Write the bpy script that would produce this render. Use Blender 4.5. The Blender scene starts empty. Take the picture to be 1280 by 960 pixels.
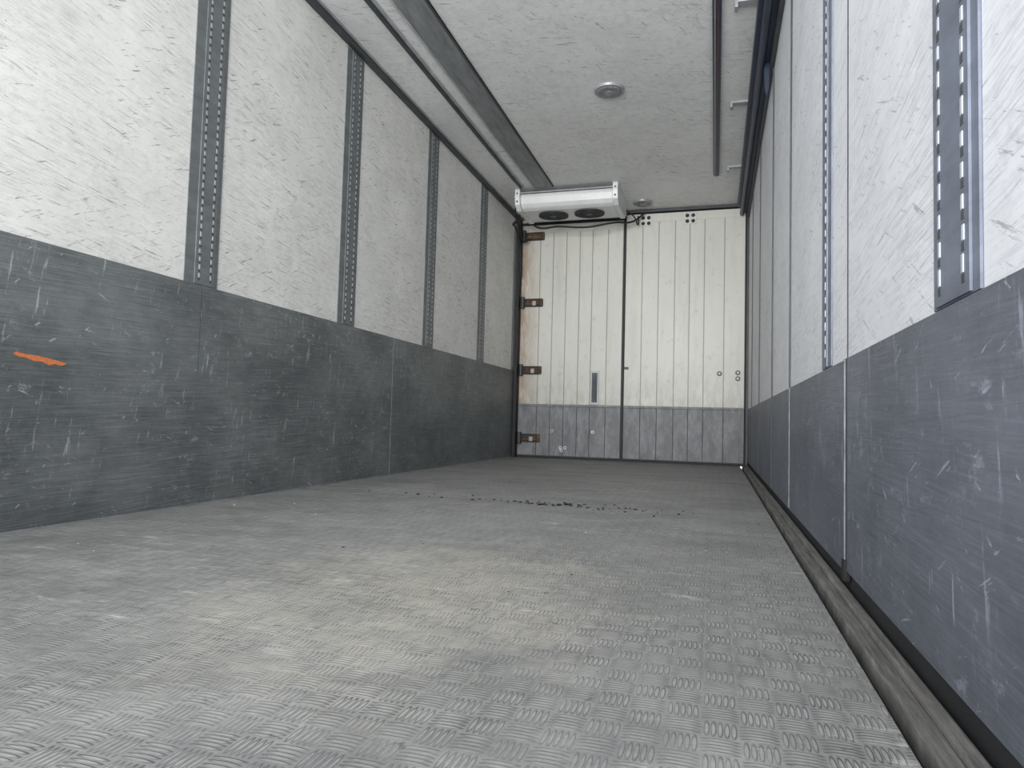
import bpy, bmesh, math, random
from mathutils import Matrix, Vector
random.seed(7)
C=bpy.context.collection
W,L,H=2.48,7.305,2.70
Y0=0.30

# ---------------- materials ----------------
class NT:
    def __init__(s,name):
        m=bpy.data.materials.new(name);m.use_nodes=True;s.m=m;s.t=m.node_tree
        s.b=s.t.nodes['Principled BSDF'];s.tc=s.t.nodes.new('ShaderNodeTexCoord')
    def n(s,ty,**k):
        x=s.t.nodes.new(ty)
        for a,v in k.items(): setattr(x,a,v)
        return x
    def l(s,a,b): s.t.links.new(a,b)
    def noise(s,scale,vec=(1,1,1),detail=4,rough=.6,rot=(0,0,0),loc=(0,0,0),dist=0):
        # rotate first, then stretch, so streaks can run diagonally
        m0=s.n('ShaderNodeMapping');m0.inputs['Rotation'].default_value=rot
        s.l(s.tc.outputs['Object'],m0.inputs[0])
        mp=s.n('ShaderNodeMapping');mp.inputs['Scale'].default_value=vec;mp.inputs['Location'].default_value=loc
        s.l(m0.outputs[0],mp.inputs[0])
        x=s.n('ShaderNodeTexNoise');x.inputs['Scale'].default_value=scale;x.inputs['Detail'].default_value=detail;x.inputs['Roughness'].default_value=rough;x.inputs['Distortion'].default_value=dist
        s.l(mp.outputs[0],x.inputs[0]);return x.outputs['Fac']
    def ramp(s,fac,a,b,va=0.,vb=1.):
        x=s.n('ShaderNodeMapRange');x.inputs[1].default_value=a;x.inputs[2].default_value=b;x.inputs[3].default_value=va;x.inputs[4].default_value=vb
        s.l(fac,x.inputs[0]);return x.outputs[0]
    def math(s,op,a,b=None,c=None):
        x=s.n('ShaderNodeMath',operation=op)
        for i,v in enumerate((a,b,c)):
            if v is None: continue
            if isinstance(v,(int,float)): x.inputs[i].default_value=v
            else: s.l(v,x.inputs[i])
        return x.outputs[0]
    def mul(s,*a):
        r=a[0]
        for b in a[1:]: r=s.math('MULTIPLY',r,b)
        return r
    def mix(s,fac,a,b,blend='MIX'):
        x=s.n('ShaderNodeMix',data_type='RGBA',blend_type=blend)
        for i,v in ((0,fac),(6,a),(7,b)):
            if isinstance(v,(int,float)): x.inputs[i].default_value=v
            elif isinstance(v,tuple): x.inputs[i].default_value=(*v,1) if len(v)==3 else v
            else: s.l(v,x.inputs[i])
        return x.outputs[2]
    def xyz(s):
        x=s.n('ShaderNodeSeparateXYZ');s.l(s.tc.outputs['Object'],x.inputs[0]);return x.outputs
    def bump(s,h,st=.3,d=.002):
        x=s.n('ShaderNodeBump');x.inputs['Strength'].default_value=st;x.inputs['Distance'].default_value=d
        s.l(h,x.inputs['Height']);s.l(x.outputs[0],s.b.inputs['Normal'])
    def out(s,col,rough=.5,metal=0.,spec=.5):
        if isinstance(col,tuple): s.b.inputs['Base Color'].default_value=(*col,1)
        else: s.l(col,s.b.inputs['Base Color'])
        if isinstance(rough,(int,float)): s.b.inputs['Roughness'].default_value=rough
        else: s.l(rough,s.b.inputs['Roughness'])
        s.b.inputs['Metallic'].default_value=metal;s.b.inputs['Specular IOR Level'].default_value=spec
        return s.m

def m_panel(name,base,dirt,amount=1.,kind='wall',marks=1.,streaks=1.):
    s=NT(name);wall=kind=='wall'
    big=s.ramp(s.noise(1.3),.35,.7)
    cloud=s.ramp(s.noise(3.5 if wall else 2.2,(1,1,1.5),7,.75,loc=(1,5,2)),.45,.70)
    st=(1,1.0,26) if wall else (2,2,1)
    fine=s.ramp(s.noise(9,st,7,.75,(0.08,0,0) if wall else (0,0,0)),.46,.62)
    blob=s.ramp(s.noise(2.4,(1,1,1.3),5,.65,loc=(3,1,2)),.34,.58)
    f1=s.mul(fine,blob)
    gr=s.ramp(s.noise(22,(1,1,1.6),7,.8,loc=(8,3,1)),.50,.66)
    gr=s.mul(gr,s.ramp(s.noise(1.8,loc=(3,9,4)),.36,.58))
    dv=(1,1.0,11) if wall else (9,1.2,1)
    sc=s.ramp(s.noise(8,dv,5,.75,(-0.45,0,0) if wall else (0,0,.5)),.605,.64)
    blob2=s.ramp(s.noise(2.3,(1,1,1),2,.5,loc=(7,4,9)),.42,.52)
    f2=s.mul(sc,blob2)
    sc3=s.ramp(s.noise(6,(1,.8,20) if wall else (1.2,8,1),5,.75,(0.12,0,0) if wall else (0,0,-.2),(4,4,8)),.595,.63)
    sc3=s.mul(sc3,s.ramp(s.noise(1.9,loc=(5,2,1)),.38,.51))
    spk=s.ramp(s.noise(20,(1,1,1.8),5,.8,loc=(5,5,5)),.64,.68)
    spk=s.mul(spk,s.ramp(s.noise(2.6,loc=(1,7,7)),.46,.57))
    c=s.mix(s.math('MULTIPLY',big,.35*amount),base,tuple(x*.78 for x in base))
    c=s.mix(s.math('MULTIPLY',cloud,.30*amount),c,tuple(x*.60 for x in base))
    c=s.mix(s.math('MULTIPLY',gr,.36*amount),c,dirt)
    c=s.mix(s.math('MULTIPLY',f1,.55*amount*streaks),c,dirt)
    c=s.mix(s.math('MULTIPLY',f2,.9*amount*marks),c,tuple(x*.42 for x in dirt))
    c=s.mix(s.math('MULTIPLY',sc3,.85*amount*marks),c,tuple(x*.5 for x in dirt))
    c=s.mix(s.math('MULTIPLY',spk,.7*amount*marks),c,tuple(x*.4 for x in dirt))
    s.bump(s.noise(40,(1,1,1)),.12)
    return s.out(c,.5)

def m_kick(name,base,light,dark,st=1.):
    s=NT(name)
    fine=s.ramp(s.noise(7,(1,.7,30),7,.75,(0.02,0,0)),.38,.66)
    fine2=s.ramp(s.noise(9,(1,.4,24),7,.75,(-.05,0,0),(3,3,3)),.50,.60)
    deep=s.ramp(s.noise(5,(1,.35,30),6,.75,(.03,0,0),(7,1,3)),.57,.63)
    big=s.ramp(s.noise(1.6,(1,.6,1.6),4,.6),.35,.68)
    cloud=s.ramp(s.noise(2.6,(1,.8,1),7,.75,loc=(2,2,6)),.42,.68)
    vsc=s.mul(s.ramp(s.noise(5,(1,9,1.),5,.75,(0.12,0,0),(2,9,1)),.60,.66),s.ramp(s.noise(3.0,loc=(1,8,3)),.44,.55))
    blotch=s.mul(s.ramp(s.noise(14,(1,1,1.6),6,.8,(0,0,0),(9,2,1)),.57,.66),s.ramp(s.noise(2.2,loc=(6,2,3)),.43,.58))
    nick=s.ramp(s.noise(9,(1,5,1.6),4,.7,(0.9,0,0),(5,1,1)),.665,.69)
    nick2=s.ramp(s.noise(6,(1,1.4,12),4,.7,(0.4,0,0),(5,7,1)),.66,.68)
    c=s.mix(s.math('MULTIPLY',fine,.8*st),base,dark)
    c=s.mix(s.math('MULTIPLY',fine2,.5*st),c,light)
    c=s.mix(s.math('MULTIPLY',big,.45),c,dark)
    c=s.mix(s.math('MULTIPLY',cloud,.42),c,light)
    c=s.mix(s.math('MULTIPLY',deep,.4*st),c,tuple(x*.6 for x in dark))
    c=s.mix(s.math('MULTIPLY',vsc,.55),c,tuple(min(1,x*1.9) for x in light))
    c=s.mix(s.math('MULTIPLY',blotch,.5),c,tuple(min(1,x*1.6) for x in light))
    c=s.mix(s.math('MULTIPLY',nick,.55),c,tuple(min(1,x*2.0) for x in light))
    c=s.mix(s.math('MULTIPLY',nick2,.5),c,tuple(min(1,x*1.8) for x in light))
    s.bump(fine,.2)
    return s.out(c,.45,.0,.5)

def m_metal(name,base,rough=.5,metal=.3,var=.35,vec=(1,1,1)):
    s=NT(name);f=s.ramp(s.noise(6,vec,6,.7),.3,.7)
    c=s.mix(f,tuple(x*(1-var) for x in base),tuple(min(1,x*(1+var)) for x in base))
    return s.out(c,rough,metal)

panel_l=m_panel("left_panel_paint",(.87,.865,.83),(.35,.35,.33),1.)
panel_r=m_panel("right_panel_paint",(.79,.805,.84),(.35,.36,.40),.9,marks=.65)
ceil_m=m_panel("ceiling_paint",(.82,.825,.81),(.38,.38,.37),.95,'ceil',marks=.7,streaks=.5)
kick_l=m_kick("left_kick_scuffed",(.135,.148,.152),(.29,.31,.31),(.052,.060,.064),1.)
kick_r=m_kick("right_kick_scuffed",(.112,.124,.152),(.23,.25,.295),(.060,.069,.090),.6)
post_m=m_metal("post_grey_steel",(.17,.185,.19),.5,.2,.25,(1,1,3))
post_rm=m_metal("post_bluish_steel",(.17,.19,.24),.5,.2,.25,(1,1,3))
slot_m=m_metal("slot_bright_edge",(.40,.42,.43),.4,.2,.3)
slot_w=m_metal("slot_bright_edge_right",(.55,.59,.66),.4,.2,.3)
slot_d=m_metal("slot_shadow",(.07,.08,.085),.6,.2,.3)
black=m_metal("black_rubber",(.012,.012,.014),.6,0,.3)
darkgap=m_metal("dark_gap",(.02,.021,.023),.8,0,.3)
trim_dk=m_metal("dark_trim",(.055,.06,.065),.5,.2,.3)
beam_m=m_metal("ceiling_band_metal",(.22,.23,.235),.5,.2,.35,(3,.6,1))
bluerail=m_metal("blue_black_rail",(.034,.046,.078),.4,.3,.35,(1,.5,1))
white_m=m_metal("white_enamel",(.72,.735,.72),.35,0,.08)
grey_m=m_metal("mid_grey_metal",(.33,.34,.35),.45,.3,.2)
seal_w=m_metal("pale_sealant",(.24,.255,.285),.6,0,.4,(1,1,3))
seam_m=m_metal("seam_faint",(.25,.26,.265),.5,0,.3,(1,1,3))
plate_w=m_metal("pale_plate",(.62,.62,.58),.5,0,.1)
red_m=m_metal("red_brown_strip",(.09,.04,.045),.5,0,.3)
orange=m_metal("orange_scrape",(.66,.20,.065),.6,0,.4,(1,30,30))
rust=m_metal("rusty_steel",(.12,.065,.03),.7,.1,.7,(2,2,2))
lens=m_metal("lamp_lens",(.16,.165,.17),.25,0,.5,(9,9,9))

def m_door(dark=1.,nm="door_cream_paint"):
    s=NT(nm);x,y,z=s.xyz()
    big=s.ramp(s.noise(1.4,(1,1,.6),5,.65),.35,.7)
    fine=s.ramp(s.noise(5,(3,1,.3),4,.6),.50,.75)
    spot=s.ramp(s.noise(14,(1,1,.8),6,.75,loc=(3,3,3)),.58,.68)
    c=s.mix(s.math('MULTIPLY',big,.45),tuple(dark*v for v in (.66,.65,.59)),tuple(dark*v for v in (.50,.495,.45)))
    c=s.mix(s.math('MULTIPLY',fine,.25),c,(.34*dark,.33*dark,.29*dark))
    c=s.mix(s.math('MULTIPLY',spot,.32),c,(.30*dark,.28*dark,.24*dark))
    edge=s.ramp(x,.05,.28,1,0)
    r=s.math('MULTIPLY',edge,s.ramp(s.noise(6,(2.5,1,.5),6,.75),.32,.54))
    c=s.mix(s.math('MULTIPLY',r,.85),c,(.32,.17,.08))
    low=s.mul(s.ramp(z,1.1,.58),s.ramp(s.noise(7,(2,1,.7),5,.7,loc=(1,1,4)),.38,.62))
    c=s.mix(s.math('MULTIPLY',low,.4),c,(.27,.24,.19))
    return s.out(c,.4)
door_m=m_door();door_g=m_door(.5,"door_groove_shade")  # second is a darkened copy: groove shade put into the colour
def m_doorkick():
    s=NT("door_kick_grey");x,y,z=s.xyz()
    v=s.ramp(s.noise(8,(2,1,.8),6,.75),.40,.66)
    sc=s.ramp(s.noise(20,(4,1,.7),6,.8,(0,.1,0)),.64,.70)
    c=s.mix(v,(.15,.158,.165),(.26,.27,.28));c=s.mix(s.math('MULTIPLY',sc,.4),c,(.5,.5,.5))
    st=s.mul(s.ramp(s.noise(4,(2,1,.6),6,.75,loc=(7,1,1)),.48,.66),.6)
    c=s.mix(st,c,(.10,.10,.10))
    return s.out(c,.5)
doork=m_doorkick()

def m_floor():
    s=NT("floor_tread_plate");x,y,z=s.xyz();sz=.050
    wx=s.ramp(s.noise(1.2,loc=(3,3,3)),0,1,-.012,.012)
    u=s.math('DIVIDE',s.math('ADD',x,wx),sz);v=s.math('DIVIDE',s.math('ADD',y,wx),sz)
    fu=s.math('SUBTRACT',s.math('FRACT',u),.5);fv=s.math('SUBTRACT',s.math('FRACT',v),.5)
    par=s.math('FLOORED_MODULO',s.math('ADD',s.math('FLOOR',u),s.math('FLOOR',v)),2.)
    par=s.math('GREATER_THAN',par,.5);ip=s.math('SUBTRACT',1.,par)
    a=s.math('ADD',s.math('MULTIPLY',fu,par),s.math('MULTIPLY',fv,ip))
    b=s.math('ADD',s.math('MULTIPLY',fv,par),s.math('MULTIPLY',fu,ip))
    bb=s.math('SUBTRACT',s.math('FRACT',s.math('ADD',s.math('MULTIPLY',b,5.6),.5)),.5)
    e=s.math('ADD',s.math('POWER',s.math('DIVIDE',s.math('ABSOLUTE',a),.43),2.),s.math('POWER',s.math('DIVIDE',s.math('ABSOLUTE',bb),.36),2.))
    inb=s.math('LESS_THAN',s.math('ABSOLUTE',b),.445)
    h=s.math('MULTIPLY',s.ramp(e,1.1,.45),inb)
    ring=s.math('MULTIPLY',s.math('MULTIPLY',s.ramp(e,1.8,1.2),s.ramp(e,.40,.90)),inb)
    big=s.ramp(s.noise(1.5,(1,1,1),5,.6),.3,.7)
    mid=s.ramp(s.noise(9,(1,1,1),6,.7),.40,.64)
    grit=s.ramp(s.noise(70,(1,1,1),5,.8),.4,.7)
    c=s.mix(big,(.240,.245,.240),(.325,.328,.318))
    c=s.mix(s.math('MULTIPLY',mid,.5),c,(.41,.41,.395))
    c=s.mix(s.math('MULTIPLY',grit,.45),c,(.13,.132,.13))
    wear=s.ramp(s.noise(3.2,(1,1,1),5,.65,loc=(4,4,4)),.36,.60,.55,1.)
    wear2=s.ramp(s.noise(12,(1,1,1),5,.7,loc=(4,1,4)),.38,.60,.35,1.)
    ww=s.math('MULTIPLY',wear,wear2)
    c=s.mix(s.math('MULTIPLY',s.math('MULTIPLY',h,ww),.42),c,(.52,.52,.505))
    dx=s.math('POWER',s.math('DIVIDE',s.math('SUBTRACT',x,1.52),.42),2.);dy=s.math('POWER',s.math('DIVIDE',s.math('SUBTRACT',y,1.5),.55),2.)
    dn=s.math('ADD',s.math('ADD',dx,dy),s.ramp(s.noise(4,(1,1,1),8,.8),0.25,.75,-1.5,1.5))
    c=s.mix(s.ramp(dn,1.6,-.3,0,.40),c,(.64,.585,.46))  # pool of yellowish light on the floor, painted into the base colour
    dust=s.ramp(s.noise(2.6,(1,1,1),8,.8,loc=(12,1,5)),.45,.68)
    c=s.mix(s.math('MULTIPLY',dust,.33),c,(.50,.485,.45))
    c=s.mix(s.math('MULTIPLY',s.math('MULTIPLY',ring,ww),.85),c,(.060,.064,.064))
    sc=s.mul(s.ramp(s.noise(5,(1.2,4,1),6,.75,loc=(2,6,0)),.58,.66),s.ramp(s.noise(1.7,(1,1,1),2,.5,loc=(8,1,0)),.46,.56))
    c=s.mix(s.math('MULTIPLY',sc,.55),c,(.66,.66,.64))
    dk=s.ramp(s.noise(2.3,(1,1.6,1),8,.8,loc=(2,1,5)),.46,.62)
    c=s.mix(s.math('MULTIPLY',dk,.5),c,(.135,.14,.14))
    brn=s.ramp(s.noise(3.4,(1,1.5,1),8,.8,loc=(21,11,5)),.52,.68)
    c=s.mix(s.math('MULTIPLY',brn,.35),c,(.20,.185,.16))
    spots=s.ramp(s.noise(26,(1,1,1),3,.6,loc=(1,1,9)),.67,.71)
    c=s.mix(s.math('MULTIPLY',spots,.5),c,(.07,.07,.07))
    for yy in (3.25,5.4):
        j=s.ramp(s.math('ABSOLUTE',s.math('SUBTRACT',y,yy)),.010,.003)
        c=s.mix(s.math('MULTIPLY',j,.5),c,(.08,.08,.08))
    s.bump(s.math('ADD',s.math('MULTIPLY',h,wear),s.math('MULTIPLY',grit,.3)),.7,.0016)
    return s.out(c,s.ramp(mid,0,1,.52,.72),.0,.4)
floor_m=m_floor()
def m_ledge():
    s=NT("ledge_dirty_channel");f=s.ramp(s.noise(6,(14,.9,1),7,.75),.35,.7)
    g=s.ramp(s.noise(7,(1,1.5,1),6,.75),.40,.60)
    c=s.mix(f,(.06,.058,.056),(.30,.295,.28));c=s.mix(s.math('MULTIPLY',g,.5),c,(.12,.112,.10))
    s.bump(f,.5,.004);return s.out(c,.8)
ledge_m=m_ledge()

# ---------------- mesh helper ----------------
class MB:
    def __init__(s,name): s.name=name;s.bm=bmesh.new();s.mats=[]
    def mi(s,m):
        if m not in s.mats: s.mats.append(m)
        return s.mats.index(m)
    def box(s,x0,x1,y0,y1,z0,z1,m):
        i=s.mi(m);v=[s.bm.verts.new((x,y,z)) for x in (x0,x1) for y in (y0,y1) for z in (z0,z1)]
        for f in ((0,1,3,2),(4,6,7,5),(0,4,5,1),(2,3,7,6),(0,2,6,4),(1,5,7,3)):
            F=s.bm.faces.new([v[k] for k in f]);F.material_index=i
    def prism(s,pts,axis,a,b,m):
        i=s.mi(m)
        def P(p,t):
            q=list(p);q.insert(axis,t);return q
        A=[s.bm.verts.new(P(p,a)) for p in pts];B=[s.bm.verts.new(P(p,b)) for p in pts];n=len(pts)
        s.bm.faces.new(A).material_index=i;s.bm.faces.new(B[::-1]).material_index=i
        for k in range(n): s.bm.faces.new([A[k],A[(k+1)%n],B[(k+1)%n],B[k]]).material_index=i
    def cyl(s,c,r,h,axis,m,seg=24,r2=None):
        i=s.mi(m);mat=Matrix.Translation(c)
        if isinstance(axis,Matrix): mat=mat@axis
        elif axis==0: mat=mat@Matrix.Rotation(math.pi/2,4,'Y')
        elif axis==1: mat=mat@Matrix.Rotation(math.pi/2,4,'X')
        g=bmesh.ops.create_cone(s.bm,cap_ends=True,segments=seg,radius1=r,radius2=r if r2 is None else r2,depth=h,matrix=mat)
        for v in g['verts']:
            for f in v.link_faces: f.material_index=i
    def done(s,bevel=0,parent=None,smooth=False):
        bmesh.ops.recalc_face_normals(s.bm,faces=s.bm.faces)
        me=bpy.data.meshes.new(s.name);s.bm.to_mesh(me);s.bm.free()
        for m in s.mats: me.materials.append(m)
        o=bpy.data.objects.new(s.name,me);C.objects.link(o)
        if smooth:
            for p in me.polygons:p.use_smooth=True
        if bevel:
            b=o.modifiers.new("bevel",'BEVEL');b.width=bevel;b.segments=2;b.limit_method='ANGLE'
        if parent: o.parent=parent
        return o
def curve(name,pts,r,m,parent=None):
    c=bpy.data.curves.new(name,'CURVE');c.dimensions='3D';c.bevel_depth=r;c.bevel_resolution=3
    sp=c.splines.new('BEZIER');sp.bezier_points.add(len(pts)-1)
    for p,q in zip(sp.bezier_points,pts): p.co=q;p.handle_left_type=p.handle_right_type='AUTO'
    c.materials.append(m);o=bpy.data.objects.new(name,c);C.objects.link(o)
    if parent:o.parent=parent
    return o

# ---------------- shell ----------------
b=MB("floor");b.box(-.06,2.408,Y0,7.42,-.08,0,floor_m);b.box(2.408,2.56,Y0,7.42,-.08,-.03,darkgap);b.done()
b=MB("ceiling");b.box(-.06,2.56,Y0,7.42,H,H+.08,ceil_m);b.done()
b=MB("wall_left");b.box(-.10,-.004,Y0,7.42,0,H,darkgap)
edges=[Y0,1.21,2.43,3.65,4.88,6.12,7.30]
for a,c in zip(edges[:-1],edges[1:]): b.box(-.006,0,a+.002,c-.002,.93,H-.005,panel_l)
b.done(.001)
b=MB("baseboard_left")
ks=[Y0,4.28,7.27]
for i,(a,c) in enumerate(zip(ks[:-1],ks[1:])): b.box(-.003,.010,a+.0025,c-.0025,.006,.9565,kick_l)
b.box(-.003,.0106,4.2826,4.292,.01,.955,seam_m)
b.box(.0095,.0102,2.43,2.4335,.56,.955,slot_d)
b.box(.010,.014,Y0,7.27,.0,.008,seam_m);b.done(.0015)
b=MB("orange_scrape_mark")
b.prism([(1.62,.576),(1.63,.583),(1.66,.578),(1.70,.576),(1.75,.570),(1.785,.564),(1.81,.558),(1.79,.550),(1.765,.554),(1.745,.548),(1.72,.558),(1.69,.558),(1.66,.567),(1.64,.567)],0,.009,.0108,orange);b.done()
def post(y0,y1,z0,z1,side,mat,smat,pitch=.036,cols=(.40,.76),name="lashing_post"):
    b=MB(name);w=y1-y0
    X=(lambda d:d) if side=='L' else (lambda d:W-.0005-d)
    def bx(d0,d1,a,c,e,f,m):
        x0,x1=sorted((X(d0),X(d1)));b.box(x0,x1,a,c,e,f,m)
    bx(0,.004,y0,y1,z0,z1,mat)
    bx(.004,.008,y0+w*(cols[0]-.12),y0+w*(cols[-1]+.12),z0+.002,z1-.002,mat)
    for cc in cols:
        yc=y0+w*cc
        z=z0+.03
        while z<z1-.03:
            j=random.uniform(-.002,.002)
            bx(.0076,.0095,yc-w*.022+j,yc+w*.022+j,z,z+pitch*random.uniform(.45,.6),smat)
            bx(.0076,.0086,yc-w*.035,yc+w*.035,z-pitch*.32,z-pitch*.04,slot_d)
            z+=pitch
    b.done(.001)
for a in (1.10,2.33,3.55,4.78,6.02): post(a,a+.20,.958,2.65,'L',post_m,slot_m)
post(7.15,7.21,.958,2.65,'L',post_m,slot_m,cols=(.5,))
b=MB("trim_1")
b.box(0,.035,Y0,7.26,2.655,2.70,trim_dk);b.box(.035,.045,Y0,7.26,2.685,2.70,grey_m);b.done(.003)
b=MB("trim_2")
b.box(.300,.325,Y0,6.3,2.672,2.702,trim_dk);b.box(.325,.345,Y0,6.3,2.688,2.702,slot_m);b.done(.003)
b=MB("trim_3")
b.box(.43,.63,Y0,6.34,2.686,2.702,beam_m);b.box(.43,.445,Y0,6.34,2.680,2.702,slot_m);b.box(.615,.63,Y0,6.34,2.684,2.702,trim_dk);b.done(.002)
b=MB("wall_right");b.box(W+.006,W+.10,Y0,7.42,-.03,H,darkgap)
se=[Y0,1.04,1.86,2.17,3.22,4.21,5.42,6.5,7.30]
for i,(a,c) in enumerate(zip(se[:-1],se[1:])): b.box(W,W+.008,a+.002,c-.002,.50,H-.005,panel_r)
b.done(.0015)
b=MB("baseboard_right")
ks=[Y0,1.86,3.22,4.21,5.42,7.27]
for i,(a,c) in enumerate(zip(ks[:-1],ks[1:])):
    o=.006 if i==0 else 0.003
    b.box(W-o,W+.007,a+.003,c-.003,.060-.01*(i>0),.581,kick_r)
b.box(W-.0080,W+.004,1.861,1.873,.055,.582,seal_w)
b.box(W-.0060,W+.004,3.215,3.23,.055,.582,seal_w)
b.box(W-.0065,W+.004,1.835,1.855,.07,.581,trim_dk)
for y in (4.21,5.42): b.box(W-.008,W+.004,y-.005,y+.01,.055,.582,slot_d)
b.box(W-.012,W+.004,1.845,1.878,.035,.085,black)
b.done(.0012)
b=MB("trim_4")
for y in (3.22,4.21,5.42,6.5):
    b.box(W-.006,W-.0002,y-.014,y+.004,.582,2.54,trim_dk)
    b.box(W-.007,W-.0002,y+.004,y+.012,.582,2.54,seam_m)
b.box(W-.002,W-.0002,1.853,1.861,.582,2.54,trim_dk)
b.done(.001)
post(.96,1.145,.583,2.54,'R',post_rm,slot_w,pitch=.042,cols=(.25,.78),name="side_panel_post")
post(2.09,2.26,.583,2.54,'R',post_rm,slot_w,pitch=.04,cols=(.45,),name="side_panel_post")
b=MB("floor_ledge")
b.box(2.426,2.478,Y0,7.26,-.03,.010,ledge_m);b.box(2.452,2.474,Y0,7.26,.010,.024,ledge_m);b.done(.004)
b=MB("side_door_rail")
b.box(2.39,2.4795,Y0,7.26,2.60,2.701,bluerail);b.box(2.36,2.392,Y0,7.26,2.655,2.701,bluerail)
b.cyl((2.405,3.8,2.585),.022,6.9,1,bluerail)
b.box(2.455,2.4795,Y0,7.26,2.545,2.60,trim_dk)
for y in (4.95,6.2,3.75): b.box(2.24,2.37,y-.03,y+.03,2.682,2.701,grey_m);b.box(2.24,2.26,y-.03,y+.03,2.655,2.69,grey_m)
b.prism([(2.42,2.60),(2.46,2.60),(2.455,2.44),(2.44,2.40),(2.43,2.44)],1,4.25,4.28,bluerail)
b.done(.004)
b=MB("ceiling_track")
b.box(2.125,2.175,Y0,6.35,2.676,2.701,bluerail);b.box(2.135,2.143,Y0,6.35,2.670,2.678,grey_m);b.box(2.152,2.162,Y0,6.35,2.670,2.678,red_m);b.done(.002)
for x,y in ((1.44,4.56),(1.42,7.03)):
    b=MB("ceiling_lamp");b.cyl((x,y,2.692),.100,.018,2,grey_m,40,.105);b.cyl((x,y,2.680),.078,.012,2,lens,40,.088)
    b.cyl((x,y,2.673),.03,.004,2,grey_m,24);b.done(.002)

# ---------------- back wall and doors ----------------
b=MB("wall_back");b.box(-.06,2.56,7.336,7.42,0,H,black)
b.box(0,2.48,7.27,7.34,2.668,2.70,trim_dk)
b.box(0,.050,7.30,7.34,0,2.66,door_m);b.box(2.458,2.48,7.27,7.34,0,2.66,trim_dk)
b.box(1.197,1.220,7.290,7.337,.01,2.66,black);b.box(.05,1.2,7.29,7.337,2.605,2.63,black);b.box(.05,1.2,7.30,7.337,2.63,2.668,door_m)
b.box(2.447,2.458,7.28,7.337,.01,2.66,black);b.box(.05,2.45,7.290,7.337,.0,.016,black)
b.box(.016,.05,7.22,7.30,.0,2.655,black)
b.done(.002)
def door(name,x0,x1,ztop,ribs):
    b=MB(name)
    b.box(x0,x1,7.302,7.335,.018,ztop,door_g)
    b.box(x0+.002,x1-.002,7.296,7.304,.02,.575,slot_d)
    xs=[x0]+ribs+[x1]
    for a,c in zip(xs[:-1],xs[1:]):
        b.box(a+.004,c-.004,7.296,7.303,.592,ztop-.09,door_m)
        b.box(a+.003,c-.003,7.290,7.297,.03,.565,doork)
    b.box(x0+.002,x1-.002,7.295,7.303,ztop-.09,ztop,door_m)
    b.box(x0+.002,x1-.002,7.288,7.303,.567,.588,doork)
    return b
def hinge(z,par):
    b=MB("hinge")
    b.box(.07,.31,7.266,7.292,z-.045,z+.045,black)
    b.box(.125,.275,7.258,7.268,z-.026,z+.026,rust)
    b.box(.20,.24,7.252,7.262,z-.034,z+.015,grey_m if z<2 else rust)
    b.box(.287,.315,7.262,7.29,z-.04,z+.04,rust)
    b.cyl((.085,7.262,z),.022,.13,2,trim_dk,16)
    for x in (.13,.18,.26): b.cyl((x,7.256,z+.01),.010,.01,1,black,10)
    b.done(.002,par)
b=door("door_1",.055,1.195,2.60,[.27,.42,.57,.72,.86,1.03])
b.box(.865,.955,7.284,7.296,.595,.955,grey_m);b.box(.88,.94,7.281,7.286,.62,.94,trim_dk);b.box(.895,.925,7.274,7.283,.66,.90,slot_d)
for x,z in ((.90,.30),(.45,.30),(.55,.12),(.60,.12),(.56,.09)):b.cyl((x,7.286,z),.018,.010,1,slot_w,16);b.cyl((x,7.280,z),.008,.004,1,black,12)
d1=b.done(.002)
for z in (2.47,1.72,.965,.215): hinge(z,d1)
b=door("door_2",1.222,2.445,2.655,[1.40,1.57,1.74,1.89,2.04,2.24])
for x in (1.43,1.89):
    b.box(x-.062,x+.062,7.286,7.297,2.52,2.64,plate_w)
    for i in (-.03,.03):
        for j in (-.03,.03): b.cyl((x+i,7.285,2.58+j),.020,.004,1,black,16)
for x,z in ((2.38,.95),(2.20,.94),(2.38,.89)): b.cyl((x,7.290,z),.024,.012,1,slot_d,16);b.cyl((x,7.283,z),.014,.004,1,plate_w,12)
b.box(1.225,1.27,7.282,7.297,.98,1.005,trim_dk)
d2=b.done(.002)

# ---------------- refrigeration unit ----------------
root=bpy.data.objects.new("refrigeration_evaporator",None);C.objects.link(root)
b=MB("housing")
prof=[(6.40,2.655),(6.385,2.62),(6.40,2.555),(6.43,2.52),(6.48,2.503),(6.90,2.515),(7.00,2.58),(7.02,2.655)]
b.prism(prof,0,.285,1.205,white_m);b.done(.01,root)
b=MB("top_tray");b.box(.27,1.215,6.46,7.05,2.65,2.698,trim_dk)
for i in range(9): b.box(.32+i*.1,.33+i*.1,6.38,6.47,2.655,2.675,black)
b.box(.28,1.21,6.375,6.395,2.655,2.668,grey_m);b.done(.003,root)
b=MB("end_plates")
for x0,x1 in ((.235,.285),(1.205,1.255)):
    b.prism([(6.36,2.698),(6.35,2.62),(6.37,2.54),(6.44,2.495),(6.92,2.505),(7.03,2.575),(7.05,2.698)],0,x0,x1,white_m)
    for z in (2.57,2.65): b.cyl(((x0+x1)/2,6.352,z),.008,.012,1,black,12)
b.done(.008,root)
tilt=Matrix.Rotation(math.atan2(.012,.42),4,'X')
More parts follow.
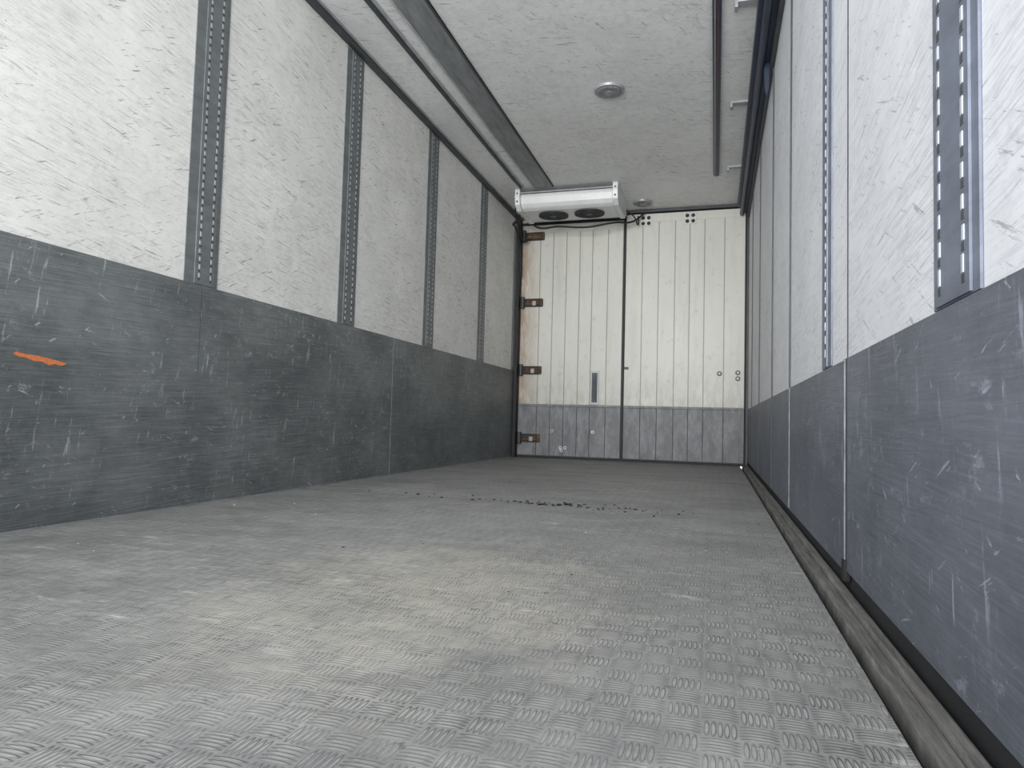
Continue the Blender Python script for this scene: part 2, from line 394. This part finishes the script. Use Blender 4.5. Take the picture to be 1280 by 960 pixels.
for i,x in enumerate((.56,.93)):
    b=MB("fan_grille_%d"%(i+1));zc=2.508
    b.cyl((x,6.67,zc-.002),.150,.012,tilt,black,40);b.cyl((x,6.67,zc-.012),.035,.012,tilt,trim_dk,20)
    for k in range(6):
        a=k*math.pi/3;R=Matrix.Translation((x,6.67,zc-.011))@tilt@Matrix.Rotation(a,4,'Z')
        g=bmesh.ops.create_cube(b.bm,size=1,matrix=R@Matrix.Translation((.085,0,0))@Matrix.Diagonal((.12,.008,.004,1)))
    b.done(0,root)
    for rr in (.06,.09,.12,.148):
        bpy.ops.mesh.primitive_torus_add(location=(x,6.67,zc-.012),major_radius=rr,minor_radius=.003,major_segments=40,minor_segments=6)
        o=bpy.context.object;o.name="guard_ring";o.rotation_euler=(math.atan2(.012,.42),0,0);o.data.materials.append(trim_dk);o.parent=root
curve("hose",[(.20,7.0,2.60),(.30,6.99,2.49),(.55,6.95,2.47),(.85,6.96,2.45),(1.15,6.97,2.485),(1.30,7.1,2.52),(1.42,7.22,2.64)],.010,black,root)
curve("cable",[(1.25,7.0,2.62),(1.33,7.05,2.56),(1.36,7.15,2.50),(1.35,7.24,2.62)],.007,black,root)
curve("drain_hose",[(.25,6.55,2.55),(.20,6.62,2.47),(.12,6.72,2.46),(.09,6.9,2.47),(.075,7.1,2.40),(.070,7.2,2.0)],.013,black,root)
curve("supply_pipe",[(.24,6.5,2.60),(.17,6.6,2.56),(.12,6.8,2.57),(.10,7.0,2.50),(.12,7.15,2.38),(.16,7.2,2.42)],.010,black,root)

# ---------------- debris ----------------
b=MB("floor_debris")
def crumb(x,y,r,m):
    g=bmesh.ops.create_icosphere(b.bm,subdivisions=1,radius=r,matrix=Matrix.Translation((x,y,r*.3))@Matrix.Rotation(random.random()*3,4,'Z')@Matrix.Diagonal((random.uniform(.7,2.2),random.uniform(.6,1.2),.4,1)))
    i=b.mi(m)
    for v in g['verts']:
        v.co+=Vector((random.uniform(-.3,.3),random.uniform(-.3,.3),0))*r
        for f in v.link_faces:f.material_index=i
for k in range(75):
    t=random.gauss(0,.33);crumb(1.48+t,3.27+random.gauss(0,.06)-t*.10,random.uniform(.003,.009),black)
for k in range(7): crumb(1.42+random.gauss(0,.06),3.25+random.gauss(0,.03),random.uniform(.009,.013),black)
for k in range(70): crumb(random.uniform(.1,2.35),random.uniform(1.2,7),random.uniform(.0015,.004),random.choice([seal_w,plate_w,black]))
b.done()

# ---------------- light ----------------
w=bpy.data.worlds.new("sky");bpy.context.scene.world=w;w.use_nodes=True
bg=w.node_tree.nodes['Background'];bg.inputs[0].default_value=(.955,.975,1,1);bg.inputs[1].default_value=2.05
def area(name,loc,rot,sx,sy,e,spread=180,col=(1,1,1)):
    l=bpy.data.lights.new(name,'AREA');l.shape='RECTANGLE';l.size=sx;l.size_y=sy;l.energy=e;l.spread=math.radians(spread);l.color=col
    o=bpy.data.objects.new(name,l);C.objects.link(o);o.location=loc;o.rotation_euler=rot;return o
area("rear_daylight_fill",(1.24,-1.2,1.6),(math.radians(92),0,0),2.6,2.2,66,80,(.98,.99,1))  # fill lamp added behind the camera, spread narrowed to lift the back wall

# ---------------- camera ----------------
f,yaw,p,r,cx,cz=850.2859,.2913,.0531,.027,2.1643,.4054
F=Vector((-math.sin(yaw)*math.cos(p),math.cos(yaw)*math.cos(p),math.sin(p)))
R0=Vector((math.cos(yaw),math.sin(yaw),0));U0=R0.cross(F)
R=math.cos(r)*R0+math.sin(r)*U0;U=-math.sin(r)*R0+math.cos(r)*U0
cam=bpy.data.objects.new("camera",bpy.data.cameras.new("camera"));C.objects.link(cam)
cam.data.sensor_width=36;cam.data.lens=f/1280*36;cam.data.clip_start=.02
cam.matrix_world=Matrix([[R[0],U[0],-F[0],cx],[R[1],U[1],-F[1],0],[R[2],U[2],-F[2],cz],[0,0,0,1]])
bpy.context.scene.camera=cam
bpy.context.scene.view_settings.view_transform='Standard'
bpy.context.scene.view_settings.exposure=0
